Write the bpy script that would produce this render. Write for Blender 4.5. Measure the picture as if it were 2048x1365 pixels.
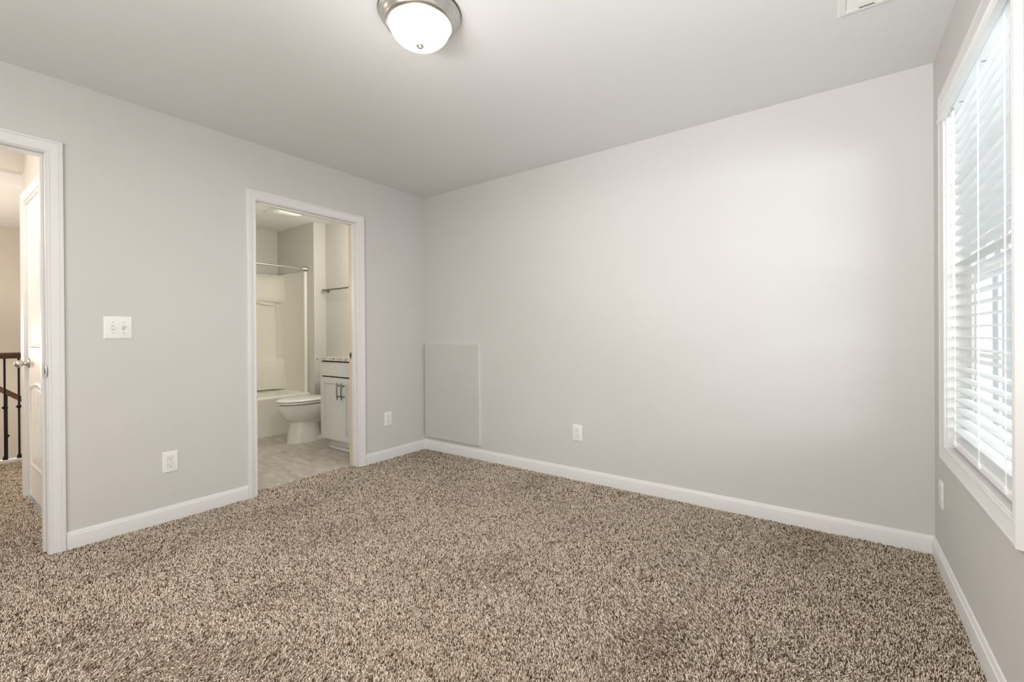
import bpy, bmesh, math, random
import numpy as np
from mathutils import Vector, Matrix, noise

for _o in list(bpy.data.objects):
    bpy.data.objects.remove(_o, do_unlink=True)
SC = bpy.context.scene
COL = SC.collection
W, H = 3.65, 2.44            # width of the room, ceiling height
YF = -4.55                   # wall behind the camera
WT = 0.115                   # thickness of the partition with the two doorways

# ------------------------------------------------------------------ camera
FPX = 891.4
YAW, PITCH, ROLL = 0.6269, -0.0025, -0.0065
CAM = Vector((3.2492, -3.0292, 1.1044))
_r = Vector((math.cos(YAW), math.sin(YAW), 0)); _f = Vector((-math.sin(YAW), math.cos(YAW), 0)); _u = Vector((0, 0, 1))
_f2 = _f * math.cos(PITCH) + _u * math.sin(PITCH)
_u2 = -_f * math.sin(PITCH) + _u * math.cos(PITCH)
_r3 = _r * math.cos(ROLL) + _u2 * math.sin(ROLL)
_u3 = -_r * math.sin(ROLL) + _u2 * math.cos(ROLL)
cam = bpy.data.cameras.new('camera')
cam.sensor_fit = 'HORIZONTAL'; cam.sensor_width = 36.0
cam.lens = FPX / 2048 * 36.0
cam.shift_y = -11.18 / 2048
cam.clip_start = 0.02; cam.clip_end = 100
co = bpy.data.objects.new('camera', cam); COL.objects.link(co)
m3 = Matrix((_r3, _u3, -_f2)).transposed()
co.matrix_world = Matrix.Translation(CAM) @ m3.to_4x4()
SC.camera = co

# ------------------------------------------------------------------ colour management
SC.view_settings.view_transform = 'Standard'
SC.view_settings.look = 'None'
SC.view_settings.gamma = 1.0
SC.view_settings.exposure = -0.16
SC.view_settings.use_curve_mapping = False
try:
    SC.cycles.max_bounces = 10
    SC.cycles.diffuse_bounces = 7
    SC.cycles.transparent_max_bounces = 12
    SC.cycles.sample_clamp_indirect = 6.0
    SC.cycles.use_denoising = True
    SC.cycles.denoiser = 'OPENIMAGEDENOISE'
    SC.cycles.caustics_reflective = False
    SC.cycles.caustics_refractive = False
except Exception:
    pass

# ------------------------------------------------------------------ world (overcast sky) and daylight
world = bpy.data.worlds.new('overcast_sky'); SC.world = world
world.use_nodes = True
_nt = world.node_tree
_bg = _nt.nodes['Background']
_bg.inputs['Color'].default_value = (0.93, 0.97, 1.0, 1)
_bg.inputs['Strength'].default_value = 0.8


def area(name, loc, target, sx, sy, power, color, spread=180.0):
    l = bpy.data.lights.new(name, 'AREA'); l.shape = 'RECTANGLE'
    l.size = sx; l.size_y = sy; l.energy = power; l.color = color
    l.spread = math.radians(spread)
    o = bpy.data.objects.new(name, l); COL.objects.link(o)
    o.location = loc
    d = Vector(target) - Vector(loc)
    o.rotation_euler = d.to_track_quat('-Z', 'Y').to_euler()
    return o


def point(name, loc, power, color, radius=0.1):
    l = bpy.data.lights.new(name, 'POINT'); l.energy = power; l.color = color
    l.shadow_soft_size = radius
    o = bpy.data.objects.new(name, l); COL.objects.link(o); o.location = loc
    return o


DAY = (0.90, 0.96, 1.0)
# daylight through the blind window, and added fill light through an invented rear opening
area('window_daylight', (W + 2.1, -1.75, 1.50), (W, -0.80, 1.38), 3.2, 1.0, 180, DAY)
area('ground_reflected_daylight', (W + 1.1, -0.80, 0.35), (W - 0.9, -0.95, 2.3), 1.2, 1.0, 3, (0.95, 0.98, 1.0))
area('rear_opening_fill', (2.55, YF - 0.25, 1.35), (2.55, 0, 1.45), 1.7, 1.5, 58, (1.0, 0.985, 0.97))
# lamps and added fill lights
point('unseen_fill_light', (1.95, -3.50, 1.55), 36, (1.0, 0.975, 0.95), 0.15)  # unseen fill added behind the camera, no lamp stands there
area('bounce_light', (2.5, -3.7, 1.1), (3.10, -1.35, 2.60), 0.6, 0.6, 17, (0.95, 0.98, 1.0), 85)  # added unseen light aimed up to brighten the ceiling
point('ceiling_lamp_light', (1.857, -1.745, 2.10), 1.6, (1.0, 0.95, 0.88), 0.12)
area('ceiling_lamp_downlight', (1.857, -1.745, 2.285), (1.857, -1.745, 0), 0.22, 0.22, 18, (1.0, 0.97, 0.94))
point('bathroom_fill_light', (-1.05, -1.25, 1.55), 8, (1.0, 0.96, 0.82), 0.12)  # added fill for the bathroom, set well apart from the fan
point('bathroom_vanity_light', (-0.46, -0.34, 2.06), 26, (1.0, 0.96, 0.80), 0.08)
point('hall_light', (-0.80, -3.25, 1.85), 25, (1.0, 0.93, 0.86), 0.12)
point('stairwell_light', (-3.1, -3.3, 1.0), 118, (1.0, 0.87, 0.73), 0.12)

# ------------------------------------------------------------------ materials


def mat(name, col, rough=0.5, metal=0.0, spec=0.5, coat=0.0):
    m = bpy.data.materials.new(name); m.use_nodes = True
    b = m.node_tree.nodes['Principled BSDF']
    b.inputs['Base Color'].default_value = (*col, 1)
    b.inputs['Roughness'].default_value = rough
    b.inputs['Metallic'].default_value = metal
    b.inputs['Specular IOR Level'].default_value = spec
    b.inputs['Coat Weight'].default_value = coat
    return m


def nodes(m):
    nt = m.node_tree
    return nt, nt.nodes, nt.links, nt.nodes['Principled BSDF']


def add_noise(m, c1, c2, scale, detail=3.0, bump=0.0, bscale=None, stretch=(1, 1, 1), lo=0.35, hi=0.65):
    nt, N, L, b = nodes(m)
    tc = N.new('ShaderNodeTexCoord'); mp = N.new('ShaderNodeMapping')
    mp.inputs['Scale'].default_value = stretch
    L.new(tc.outputs['Object'], mp.inputs['Vector'])
    n = N.new('ShaderNodeTexNoise'); n.inputs['Scale'].default_value = scale; n.inputs['Detail'].default_value = detail
    L.new(mp.outputs['Vector'], n.inputs['Vector'])
    r = N.new('ShaderNodeValToRGB')
    r.color_ramp.elements[0].position = lo; r.color_ramp.elements[0].color = (*c1, 1)
    r.color_ramp.elements[1].position = hi; r.color_ramp.elements[1].color = (*c2, 1)
    L.new(n.outputs['Fac'], r.inputs['Fac']); L.new(r.outputs['Color'], b.inputs['Base Color'])
    if bump:
        n2 = N.new('ShaderNodeTexNoise'); n2.inputs['Scale'].default_value = bscale or scale * 4; n2.inputs['Detail'].default_value = 2
        L.new(mp.outputs['Vector'], n2.inputs['Vector'])
        bp_ = N.new('ShaderNodeBump'); bp_.inputs['Strength'].default_value = bump; bp_.inputs['Distance'].default_value = 0.002
        L.new(n2.outputs['Fac'], bp_.inputs['Height']); L.new(bp_.outputs['Normal'], b.inputs['Normal'])
    return m


M = {}
M['wall'] = add_noise(mat('greige_wall_paint', (0.6, 0.57, 0.54), 0.75, spec=0.25), (0.600, 0.583, 0.563), (0.612, 0.595, 0.575), 1.3, 2, 0.10, 260)
M['ceil'] = add_noise(mat('ceiling_paint', (0.66, 0.64, 0.62), 0.9, spec=0.15), (0.732, 0.733, 0.730), (0.742, 0.743, 0.740), 1.1, 2, 0.10, 200)
M['hall'] = add_noise(mat('hall_wall_paint', (0.6, 0.57, 0.54), 0.75, spec=0.25), (0.60, 0.56, 0.51), (0.61, 0.57, 0.52), 1.3, 2)
M['trim'] = mat('white_trim_paint', (0.73, 0.725, 0.715), 0.38, spec=0.45)
M['door'] = mat('white_gloss_door_paint', (0.86, 0.855, 0.84), 0.22, spec=0.6)
M['jamb'] = mat('warm_lit_jamb_edge', (0.66, 0.55, 0.43), 0.5)  # tan puts warm bounced light into the jamb colour
M['plate'] = mat('white_plastic', (0.80, 0.80, 0.77), 0.35)
M['dark'] = mat('dark_slot', (0.03, 0.025, 0.02), 0.6)
M['grey_gap'] = mat('grey_gap', (0.30, 0.30, 0.29), 0.6)
M['nickel'] = add_noise(mat('brushed_nickel', (0.62, 0.60, 0.57), 0.30, 1.0), (0.56, 0.54, 0.51), (0.66, 0.64, 0.61), 40, 2, stretch=(1, 1, 12))
M['screw'] = mat('screw_metal', (0.45, 0.44, 0.42), 0.4, 0.8)
M['bronze'] = mat('dark_bronze_pull', (0.20, 0.17, 0.15), 0.35, 0.9)
M['iron'] = mat('black_iron', (0.018, 0.014, 0.012), 0.45, 0.5)
M['rail_wood'] = add_noise(mat('dark_walnut_rail', (0.09, 0.04, 0.02), 0.28, coat=0.4), (0.038, 0.016, 0.008), (0.105, 0.048, 0.022), 14, 4, stretch=(4, 0.6, 6))
M['cab'] = mat('grey_cabinet_paint', (0.62, 0.61, 0.59), 0.4)
M['porcelain'] = mat('white_porcelain', (0.80, 0.79, 0.77), 0.12, spec=0.6, coat=0.3)
M['fibreglass'] = mat('white_fibreglass', (0.80, 0.785, 0.73), 0.45, spec=0.35)
M['blind'] = mat('white_blind_slat', (0.84, 0.85, 0.85), 0.4)
M['vinyl'] = mat('white_window_vinyl', (0.86, 0.87, 0.86), 0.35)
M['cordm'] = mat('white_cord', (0.85, 0.85, 0.83), 0.8)
M['panel'] = add_noise(mat('greige_panel_paint', (0.57, 0.55, 0.53), 0.6, spec=0.3), (0.565, 0.545, 0.523), (0.585, 0.562, 0.54), 3.0, 3)
M['grout'] = mat('light_grout', (0.56, 0.53, 0.47), 0.8)
M['shadow_gap'] = mat('cabinet_gap', (0.05, 0.045, 0.04), 0.7)

# glazing: a thin clear pane
g = bpy.data.materials.new('window_glass'); g.use_nodes = True
_n = g.node_tree.nodes; _l = g.node_tree.links; _n.clear()
_o = _n.new('ShaderNodeOutputMaterial'); _mx = _n.new('ShaderNodeMixShader'); _t = _n.new('ShaderNodeBsdfTransparent'); _gl = _n.new('ShaderNodeBsdfGlossy')
_gl.inputs['Roughness'].default_value = 0.02; _t.inputs['Color'].default_value = (0.95, 0.97, 0.97, 1); _mx.inputs['Fac'].default_value = 0.06
_l.new(_t.outputs[0], _mx.inputs[1]); _l.new(_gl.outputs[0], _mx.inputs[2]); _l.new(_mx.outputs[0], _o.inputs['Surface'])
M['glass'] = g

# glowing frosted glass of the ceiling lamp
g = bpy.data.materials.new('lit_frosted_glass'); g.use_nodes = True
_b = g.node_tree.nodes['Principled BSDF']
_b.inputs['Base Color'].default_value = (0.9, 0.9, 0.88, 1); _b.inputs['Roughness'].default_value = 0.3
_b.inputs['Emission Color'].default_value = (1.0, 0.97, 0.93, 1); _b.inputs['Emission Strength'].default_value = 2.2
M['lamp'] = g

# lens of the bathroom exhaust fan light (softly lit)
g = bpy.data.materials.new('fan_lens'); g.use_nodes = True
_b = g.node_tree.nodes['Principled BSDF']
_b.inputs['Base Color'].default_value = (0.82, 0.84, 0.78, 1); _b.inputs['Roughness'].default_value = 0.25
_b.inputs['Emission Color'].default_value = (0.95, 1.0, 0.9, 1); _b.inputs['Emission Strength'].default_value = 0.10
M['lens'] = g

# stone-look tile
g = mat('stone_tile', (0.4, 0.36, 0.32), 0.35)
nt, N, L, b = nodes(g)
tc = N.new('ShaderNodeTexCoord'); mp = N.new('ShaderNodeMapping'); mp.inputs['Scale'].default_value = (1.0, 3.0, 1.0); mp.inputs['Rotation'].default_value = (0, 0, 0.5)
L.new(tc.outputs['Object'], mp.inputs['Vector'])
n1 = N.new('ShaderNodeTexNoise'); n1.inputs['Scale'].default_value = 6; n1.inputs['Detail'].default_value = 6; n1.inputs['Roughness'].default_value = 0.62
L.new(mp.outputs['Vector'], n1.inputs['Vector'])
r = N.new('ShaderNodeValToRGB')
for p, c in ((0.30, (0.33, 0.29, 0.25)), (0.48, (0.44, 0.4, 0.36)), (0.62, (0.53, 0.5, 0.46)), (0.75, (0.6, 0.58, 0.55))):
    if p in (0.30, 0.75):
        e = r.color_ramp.elements[0 if p == 0.30 else len(r.color_ramp.elements) - 1]; e.position = p
    else:
        e = r.color_ramp.elements.new(p)
    e.color = (*c, 1)
L.new(n1.outputs['Fac'], r.inputs['Fac']); L.new(r.outputs['Color'], b.inputs['Base Color'])
M['tile'] = g

# speckled granite
g = mat('speckled_granite', (0.6, 0.58, 0.52), 0.15, coat=0.3)
nt, N, L, b = nodes(g)
tc = N.new('ShaderNodeTexCoord')
v = N.new('ShaderNodeTexVoronoi'); v.inputs['Scale'].default_value = 160
L.new(tc.outputs['Object'], v.inputs['Vector'])
r = N.new('ShaderNodeValToRGB'); r.color_ramp.interpolation = 'CONSTANT'
els = [(0.0, (0.03, 0.03, 0.028)), (0.13, (0.22, 0.19, 0.15)), (0.28, (0.62, 0.58, 0.48)), (0.55, (0.74, 0.72, 0.65)), (0.85, (0.40, 0.39, 0.34))]
r.color_ramp.elements[0].position = 0; r.color_ramp.elements[0].color = (*els[0][1], 1)
r.color_ramp.elements[1].position = els[1][0]; r.color_ramp.elements[1].color = (*els[1][1], 1)
for p, c in els[2:]:
    e = r.color_ramp.elements.new(p); e.color = (*c, 1)
sx = N.new('ShaderNodeSeparateColor'); L.new(v.outputs['Color'], sx.inputs['Color'])
L.new(sx.outputs[0], r.inputs['Fac']); L.new(r.outputs['Color'], b.inputs['Base Color'])
M['granite'] = g

# carpet yarn: colour of every tuft comes from a mesh attribute (the yarn is dyed that way)
g = mat('frieze_carpet_yarn', (0.4, 0.33, 0.26), 0.95, spec=0.08)
nt, N, L, b = nodes(g)
at = N.new('ShaderNodeAttribute'); at.attribute_name = 'yarn'
L.new(at.outputs['Color'], b.inputs['Base Color'])
M['carpet'] = g

# ------------------------------------------------------------------ mesh helpers


class MB:
    def __init__(self):
        self.v = []; self.f = []

    def add(self, vs, fs):
        k = len(self.v); self.v += [tuple(p) for p in vs]; self.f += [tuple(i + k for i in q) for q in fs]; return self

    def box(self, x0, x1, y0, y1, z0, z1):
        if x0 > x1: x0, x1 = x1, x0
        if y0 > y1: y0, y1 = y1, y0
        if z0 > z1: z0, z1 = z1, z0
        vs = [(x0, y0, z0), (x1, y0, z0), (x1, y1, z0), (x0, y1, z0), (x0, y0, z1), (x1, y0, z1), (x1, y1, z1), (x0, y1, z1)]
        return self.add(vs, [(0, 3, 2, 1), (4, 5, 6, 7), (0, 1, 5, 4), (1, 2, 6, 5), (2, 3, 7, 6), (3, 0, 4, 7)])

    def tube(self, pts, r, n=12, cap=True):
        pts = [Vector(p) for p in pts]
        rs = r if isinstance(r, (list, tuple)) else [r] * len(pts)
        rings = []
        up = None
        for i, p in enumerate(pts):
            d = (pts[min(i + 1, len(pts) - 1)] - pts[max(i - 1, 0)]).normalized()
            if up is None:
                up = Vector((0, 0, 1)) if abs(d.z) < 0.9 else Vector((1, 0, 0))
            a = d.cross(up).normalized(); bb = a.cross(d).normalized(); up = bb
            rings.append([p + (a * math.cos(t) + bb * math.sin(t)) * rs[i] for t in [2 * math.pi * k / n for k in range(n)]])
        return self.loft(rings, cap)

    def loft(self, rings, cap=True, closed=True):
        n = len(rings[0]); vs = [p for rg in rings for p in rg]; fs = []
        for i in range(len(rings) - 1):
            for k in range(n if closed else n - 1):
                k2 = (k + 1) % n
                fs.append((i * n + k, i * n + k2, (i + 1) * n + k2, (i + 1) * n + k))
        if cap:
            fs.append(tuple(range(n))[::-1]); m = (len(rings) - 1) * n; fs.append(tuple(range(m, m + n)))
        return self.add(vs, fs)

    def lathe(self, prof, origin, axis=(0, 0, 1), n=48, cap=True):
        """prof: list of (radius, height along the axis)"""
        o = Vector(origin); ax = Vector(axis).normalized()
        a = ax.cross(Vector((1, 0, 0)) if abs(ax.x) < 0.9 else Vector((0, 1, 0))).normalized(); bb = ax.cross(a)
        rings = [[o + ax * h + (a * math.cos(t) + bb * math.sin(t)) * max(rr, 1e-5) for t in [2 * math.pi * k / n for k in range(n)]] for rr, h in prof]
        return self.loft(rings, cap)

    def prism(self, poly, fn, d0, d1):
        """poly: 2-D outline; fn(u, v, d) -> point"""
        r0 = [fn(u, v, d0) for u, v in poly]; r1 = [fn(u, v, d1) for u, v in poly]
        return self.loft([r0, r1], True)

    def build(self, name, m, parent=None, smooth=False, bevel=0.0, seg=2, angle=40):
        me = bpy.data.meshes.new(name)
        me.from_pydata(self.v, [], self.f)
        bm = bmesh.new(); bm.from_mesh(me)
        bmesh.ops.recalc_face_normals(bm, faces=bm.faces)
        bm.to_mesh(me); bm.free()
        me.materials.append(m)
        o = bpy.data.objects.new(name, me); COL.objects.link(o)
        if parent is not None:
            o.parent = parent
            o.matrix_parent_inverse = world_of(parent).inverted()
        if bevel:
            md = o.modifiers.new('bevel', 'BEVEL'); md.width = bevel; md.segments = seg; md.limit_method = 'ANGLE'; md.angle_limit = math.radians(35)
        if smooth or bevel:
            for p in me.polygons: p.use_smooth = True
            try:
                me.set_sharp_from_angle(angle=math.radians(angle))
            except Exception:
                pass
        return o


def world_of(o):
    m = o.matrix_basis.copy()
    if o.parent is not None:
        return world_of(o.parent) @ o.matrix_parent_inverse @ m
    return m


def tag(o, label=None, cat=None, group=None, kind=None):
    if label: o['label'] = label
    if cat: o['category'] = cat
    if group: o['group'] = group
    if kind: o['kind'] = kind
    return o


def thing(name, label, cat, loc, group=None):
    o = bpy.data.objects.new(name, None); COL.objects.link(o); o.location = loc; o.empty_display_size = 0.1
    return tag(o, label, cat, group)


def struct(o, label, cat):
    return tag(o, label, cat, kind='structure')


def wall_x(name, x0, x1, y0, y1, z0, z1, holes, m):
    """a wall slab in the y-z plane with rectangular holes (ya, yb, za, zb)"""
    ys = sorted({y0, y1, *[h[0] for h in holes], *[h[1] for h in holes]})
    zs = sorted({z0, z1, *[h[2] for h in holes], *[h[3] for h in holes]})
    return _slab(name, ys, zs, holes, lambda a, b_, d: (d, a, b_), x0, x1, m)


def wall_y(name, y0, y1, x0, x1, z0, z1, holes, m):
    xs = sorted({x0, x1, *[h[0] for h in holes], *[h[1] for h in holes]})
    zs = sorted({z0, z1, *[h[2] for h in holes], *[h[3] for h in holes]})
    return _slab(name, xs, zs, holes, lambda a, b_, d: (a, d, b_), y0, y1, m)


def _slab(name, A, Z, holes, fn, d0, d1, m):
    bm = bmesh.new(); cache = {}

    def V(a, z, d):
        k = (a, z, d)
        if k not in cache: cache[k] = bm.verts.new(fn(a, z, d))
        return cache[k]

    def solid(i, j):
        if not (0 <= i < len(A) - 1 and 0 <= j < len(Z) - 1): return False
        a = (A[i] + A[i + 1]) / 2; z = (Z[j] + Z[j + 1]) / 2
        return not any(h[0] < a < h[1] and h[2] < z < h[3] for h in holes)
    for i in range(len(A) - 1):
        for j in range(len(Z) - 1):
            if not solid(i, j): continue
            a0, a1, z0, z1 = A[i], A[i + 1], Z[j], Z[j + 1]
            for d in (d0, d1): bm.faces.new([V(a0, z0, d), V(a1, z0, d), V(a1, z1, d), V(a0, z1, d)])
            if not solid(i - 1, j): bm.faces.new([V(a0, z0, d0), V(a0, z0, d1), V(a0, z1, d1), V(a0, z1, d0)])
            if not solid(i + 1, j): bm.faces.new([V(a1, z0, d0), V(a1, z0, d1), V(a1, z1, d1), V(a1, z1, d0)])
            if not solid(i, j - 1): bm.faces.new([V(a0, z0, d0), V(a0, z0, d1), V(a1, z0, d1), V(a1, z0, d0)])
            if not solid(i, j + 1): bm.faces.new([V(a0, z1, d0), V(a0, z1, d1), V(a1, z1, d1), V(a1, z1, d0)])
    bmesh.ops.recalc_face_normals(bm, faces=bm.faces)
    me = bpy.data.meshes.new(name); bm.to_mesh(me); bm.free(); me.materials.append(m)
    o = bpy.data.objects.new(name, me); COL.objects.link(o)
    return o


# moulding profiles: (distance outwards from the inner edge, protrusion)
CASING = [(0.0, 0.0), (0.0, 0.007), (0.002, 0.0095), (0.011, 0.0105), (0.0135, 0.0085), (0.017, 0.0095), (0.030, 0.013), (0.043, 0.0165), (0.0465, 0.0145), (0.049, 0.0175), (0.056, 0.0180), (0.0600, 0.0165), (0.062, 0.0)]


def frame_moulding(name, fn, a0, a1, z0, z1, closed, prof=CASING, m=None, parent=None):
    """mitred moulding round the opening a0..a1, z0..z1; fn(a, z, protrusion) -> point"""
    if closed:
        corners = [(a0, z0, -1, -1), (a0, z1, -1, 1), (a1, z1, 1, 1), (a1, z0, 1, -1), (a0, z0, -1, -1)]
    else:
        corners = [(a0, z0, -1, 0), (a0, z1, -1, 1), (a1, z1, 1, 1), (a1, z0, 1, 0)]
    mb = MB()
    rings = [[fn(a + da * u, z + dz * u, p) for u, p in prof] for a, z, da, dz in corners]
    mb.loft(rings, cap=not closed, closed=True)
    return mb.build(name, m or M['trim'], parent, smooth=True, angle=25)


BASE_PROF = [(0.0, -0.012), (0.0135, -0.012), (0.0135, 0.062), (0.0125, 0.066), (0.0095, 0.0675), (0.0085, 0.072), (0.007, 0.079), (0.0045, 0.0835), (0.0, 0.085)]


def baseboard(name, fn, s0, s1, label, cap0=0.0, cap1=0.0, prof=BASE_PROF):
    """fn(s, depth, z) -> point"""
    mb = MB()
    rings = [[fn(s0 + cap0 * d, d, z) for d, z in prof], [fn(s1 - cap1 * d, d, z) for d, z in prof]]
    mb.loft(rings, cap=True)
    o = mb.build(name, M['trim'], smooth=True, angle=25)
    return struct(o, label, 'baseboard')


# ------------------------------------------------------------------ the bedroom shell
D1 = (-3.405, -2.585)     # opening to the hall (y range)
D2 = (-1.567, -0.757)     # opening to the bathroom
DH = 2.047
struct(wall_x('wall_left', -WT, 0.0, YF - 0.1, 0.0, -0.02, H, [(D1[0] - 0.004, D1[1] + 0.007, -0.02, DH + 0.006), (D2[0] - 0.004, D2[1] + 0.004, -0.02, DH + 0.006)], M['wall']),
       'greige wall with the bathroom doorway and the hall doorway', 'wall')
struct(wall_y('wall_back', 0.0, 0.115, -2.75, W + 0.14, -0.02, H, [], M['wall']),
       'long greige wall with the access panel in its corner', 'wall')
WY0, WY1, WZ0, WZ1 = -1.235, -0.303, 0.592, 2.105   # window opening
struct(wall_x('wall_right', W, W + 0.14, YF - 0.1, 0.0, -0.02, H, [(WY0 - 0.012, WY1 + 0.012, WZ0 - 0.012, WZ1 + 0.012)], M['wall']),
       'greige wall with the window and its white blind', 'wall')
struct(wall_y('wall_front', YF - 0.1, YF, -0.0, W, -0.02, H, [(1.70, 3.40, 0.6, 2.1)], M['wall']), 'greige wall behind the viewer with an opening added for fill light', 'wall')  # opening invented to let the rear fill light in
struct(MB().box(-2.75, W + 0.14, YF - 0.1, 0.115, H, H + 0.1).build('ceiling', M['ceil']), 'pale flat ceiling carrying the round lamp and the air vent', 'ceiling')


# jambs and stops of the two doorways (each one U-shaped frame piece)
def jamb(name, ya, yb, stop0, stop1, label):
    t = 0.007; DJ = DH + 0.007
    mb = MB()
    mb.box(-WT - 0.002, 0.002, ya, ya + t, -0.02, DJ); mb.box(-WT - 0.002, 0.002, yb - t, yb, -0.02, DJ); mb.box(-WT - 0.002, 0.002, ya + t, yb - t, DJ - t, DJ)
    o = mb.build(name, M['trim'])
    struct(o, label, 'door frame')
    s = MB(); q = t + 0.011
    s.box(stop0, stop1, ya + t, ya + q, 0, DJ - t); s.box(stop0, stop1, yb - q, yb - t, 0, DJ - t); s.box(stop0, stop1, ya + q, yb - q, DJ - q, DJ - t)
    s.build('stop', M['trim'], o, bevel=0.0015)
    return o


j1 = jamb('trim_1', D1[0] - 0.005, D1[1] + 0.009, -0.079, -0.042, 'white jamb lining the hall doorway with a latch plate')
j2 = jamb('trim_2', D2[0] - 0.005, D2[1] + 0.006, -0.066, -0.030, 'white jamb lining the bathroom doorway')
# bathroom-side rebate of the jamb; its tan imitates warm bounced light
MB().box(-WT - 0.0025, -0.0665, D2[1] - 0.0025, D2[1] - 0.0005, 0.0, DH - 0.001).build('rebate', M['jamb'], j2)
# strike plates
sp = MB().box(-0.040, 0.001, D1[1] - 0.0005, D1[1] + 0.0020, 0.895, 0.965)
sp.prism([(0.001, 0.90), (0.011, 0.908), (0.0135, 0.93), (0.011, 0.952), (0.001, 0.96)], lambda u, v, d: (u, d, v), D1[1] - 0.0005, D1[1] + 0.0015)
spo = sp.build('strike_plate', M['nickel'], j1, bevel=0.0006)
MB().box(-0.028, -0.010, D1[1] - 0.0012, D1[1] - 0.0006, 0.915, 0.945).build('latch_hole', M['dark'], spo)
sp = MB().box(-0.108, -0.070, D2[1] - 0.0055, D2[1] - 0.0026, 0.905, 0.962).build('strike_plate', M['nickel'], j2, bevel=0.0006)
MB().box(-0.100, -0.082, D2[1] - 0.0062, D2[1] - 0.0056, 0.920, 0.947).build('latch_hole', M['dark'], sp)

o = frame_moulding('trim_3', lambda a, z, p: (p, a, z), D1[0] + 0.0, D1[1] + 0.006, -0.005, DH + 0.004, False)
struct(o, 'moulded white casing around the hall doorway', 'door casing')
o = frame_moulding('trim_4', lambda a, z, p: (p, a, z), D2[0] + 0.0, D2[1] + 0.004, -0.005, DH + 0.004, False)
struct(o, 'moulded white casing around the bathroom doorway', 'door casing')
o = frame_moulding('trim_5', lambda a, z, p: (-WT - p, a, z), D1[0] - 0.002, D1[1] + 0.006, -0.005, DH + 0.004, False)
struct(o, 'white casing on the hall side of the hall doorway', 'door casing')

baseboard('baseboard_left', lambda s, d, z: (d, s, z), D1[1] + 0.068, D2[0] - 0.062, 'white baseboard between the two doorways')
baseboard('baseboard_left', lambda s, d, z: (d, s, z), D2[1] + 0.066, 0.0, 'short white baseboard from bathroom casing to the corner', 0, 1)
baseboard('baseboard_left', lambda s, d, z: (d, s, z), YF, D1[0] - 0.062, 'white baseboard beyond the hall doorway')
baseboard('baseboard_back', lambda s, d, z: (s, -d, z), 0.0, W, 'long white baseboard along the wall with the access panel', 1, 1)
baseboard('baseboard_right', lambda s, d, z: (W - d, s, z), YF, 0.0, 'white baseboard under the window', 0, 1)

# ------------------------------------------------------------------ the window
WN = 'white double hung window behind the slats of the blind'
root = thing('window_1', WN, 'window', (W + 0.1, (WY0 + WY1) / 2, WZ0)); root['kind'] = 'structure'
fnw = lambda a, z, p: (W - p, a, z)
frame_moulding('casing', fnw, WY0 - 0.004, WY1 + 0.004, WZ0 - 0.004, WZ1 + 0.004, True, parent=root)
t = 0.012
jb = MB()
jb.box(W - 0.0008, W + 0.085, WY0 - t, WY0, WZ0 - t, WZ1 + t); jb.box(W - 0.0008, W + 0.085, WY1, WY1 + t, WZ0 - t, WZ1 + t)
jb.box(W - 0.0008, W + 0.085, WY0, WY1, WZ0 - t, WZ0); jb.box(W - 0.0008, W + 0.085, WY0, WY1, WZ1, WZ1 + t)
jb.build('jamb_liner', M['trim'], root, bevel=0.002)
fx0, fx1 = W + 0.072, W + 0.135
fr = MB(); fw_ = 0.030
fr.box(fx0, fx1, WY0, WY0 + fw_, WZ0, WZ1); fr.box(fx0, fx1, WY1 - fw_, WY1, WZ0, WZ1)
fr.box(fx0, fx1, WY0 + fw_, WY1 - fw_, WZ0, WZ0 + 0.035); fr.box(fx0, fx1, WY0 + fw_, WY1 - fw_, WZ1 - fw_, WZ1)
fr.build('window_frame', M['vinyl'], root, bevel=0.002)
ZM = 1.352


def sash(x0, x1, z0, z1, rb, rt):
    s = MB(); a0, a1 = WY0 + fw_, WY1 - fw_; st = 0.038
    s.box(x0, x1, a0, a0 + st, z0, z1); s.box(x0, x1, a1 - st, a1, z0, z1)
    s.box(x0, x1, a0 + st, a1 - st, z0, z0 + rb); s.box(x0, x1, a0 + st, a1 - st, z1 - rt, z1)
    so = s.build('sash', M['vinyl'], root, bevel=0.0025)
    xm = (x0 + x1) / 2
    mu = MB(); ya, yb = a0 + st, a1 - st; za, zb = z0 + rb, z1 - rt
    for k in (1, 2):
        y = ya + (yb - ya) * k / 3; mu.box(xm - 0.004, xm + 0.004, y - 0.008, y + 0.008, za, zb)
    z = (za + zb) / 2
    e = [ya, ya + (yb - ya) / 3, ya + (yb - ya) * 2 / 3, yb]
    for k in range(3):
        mu.box(xm - 0.004, xm + 0.004, e[k] + (0.008 if k else 0), e[k + 1] - (0.008 if k < 2 else 0), z - 0.008, z + 0.008)
    mu.build('muntins', M['vinyl'], so)
    MB().box(xm + 0.006, xm + 0.009, ya, yb, za, zb).build('pane', M['glass'], so)
    return so


sash(W + 0.080, W + 0.106, WZ0 + 0.035, ZM + 0.02, 0.048, 0.036)
sash(W + 0.108, W + 0.132, ZM - 0.018, WZ1 - 0.030, 0.036, 0.036)
lk = MB().box(W + 0.062, W + 0.100, -0.80, -0.74, ZM + 0.02, ZM + 0.034)
lk.build('sash_lock', M['vinyl'], root, bevel=0.003)

# ------------------------------------------------------------------ the blind
bl = thing('window_blind', 'white two inch slat blind hanging inside the window casing', 'blind', (W + 0.035, (WY0 + WY1) / 2, WZ1))
by0, by1 = WY0 + 0.012, WY1 - 0.010
hr = MB()
hr.box(W + 0.006, W + 0.058, by0, by1, 2.052, 2.100)
hr.build('headrail', M['vinyl'], bl, bevel=0.003)
for yy in (-0.45, -0.79, -1.13):
    MB().box(W + 0.020, W + 0.046, yy - 0.004, yy + 0.004, 2.0505, 2.0525).build('cord_hole', M['grey_gap'], bl)
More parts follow.
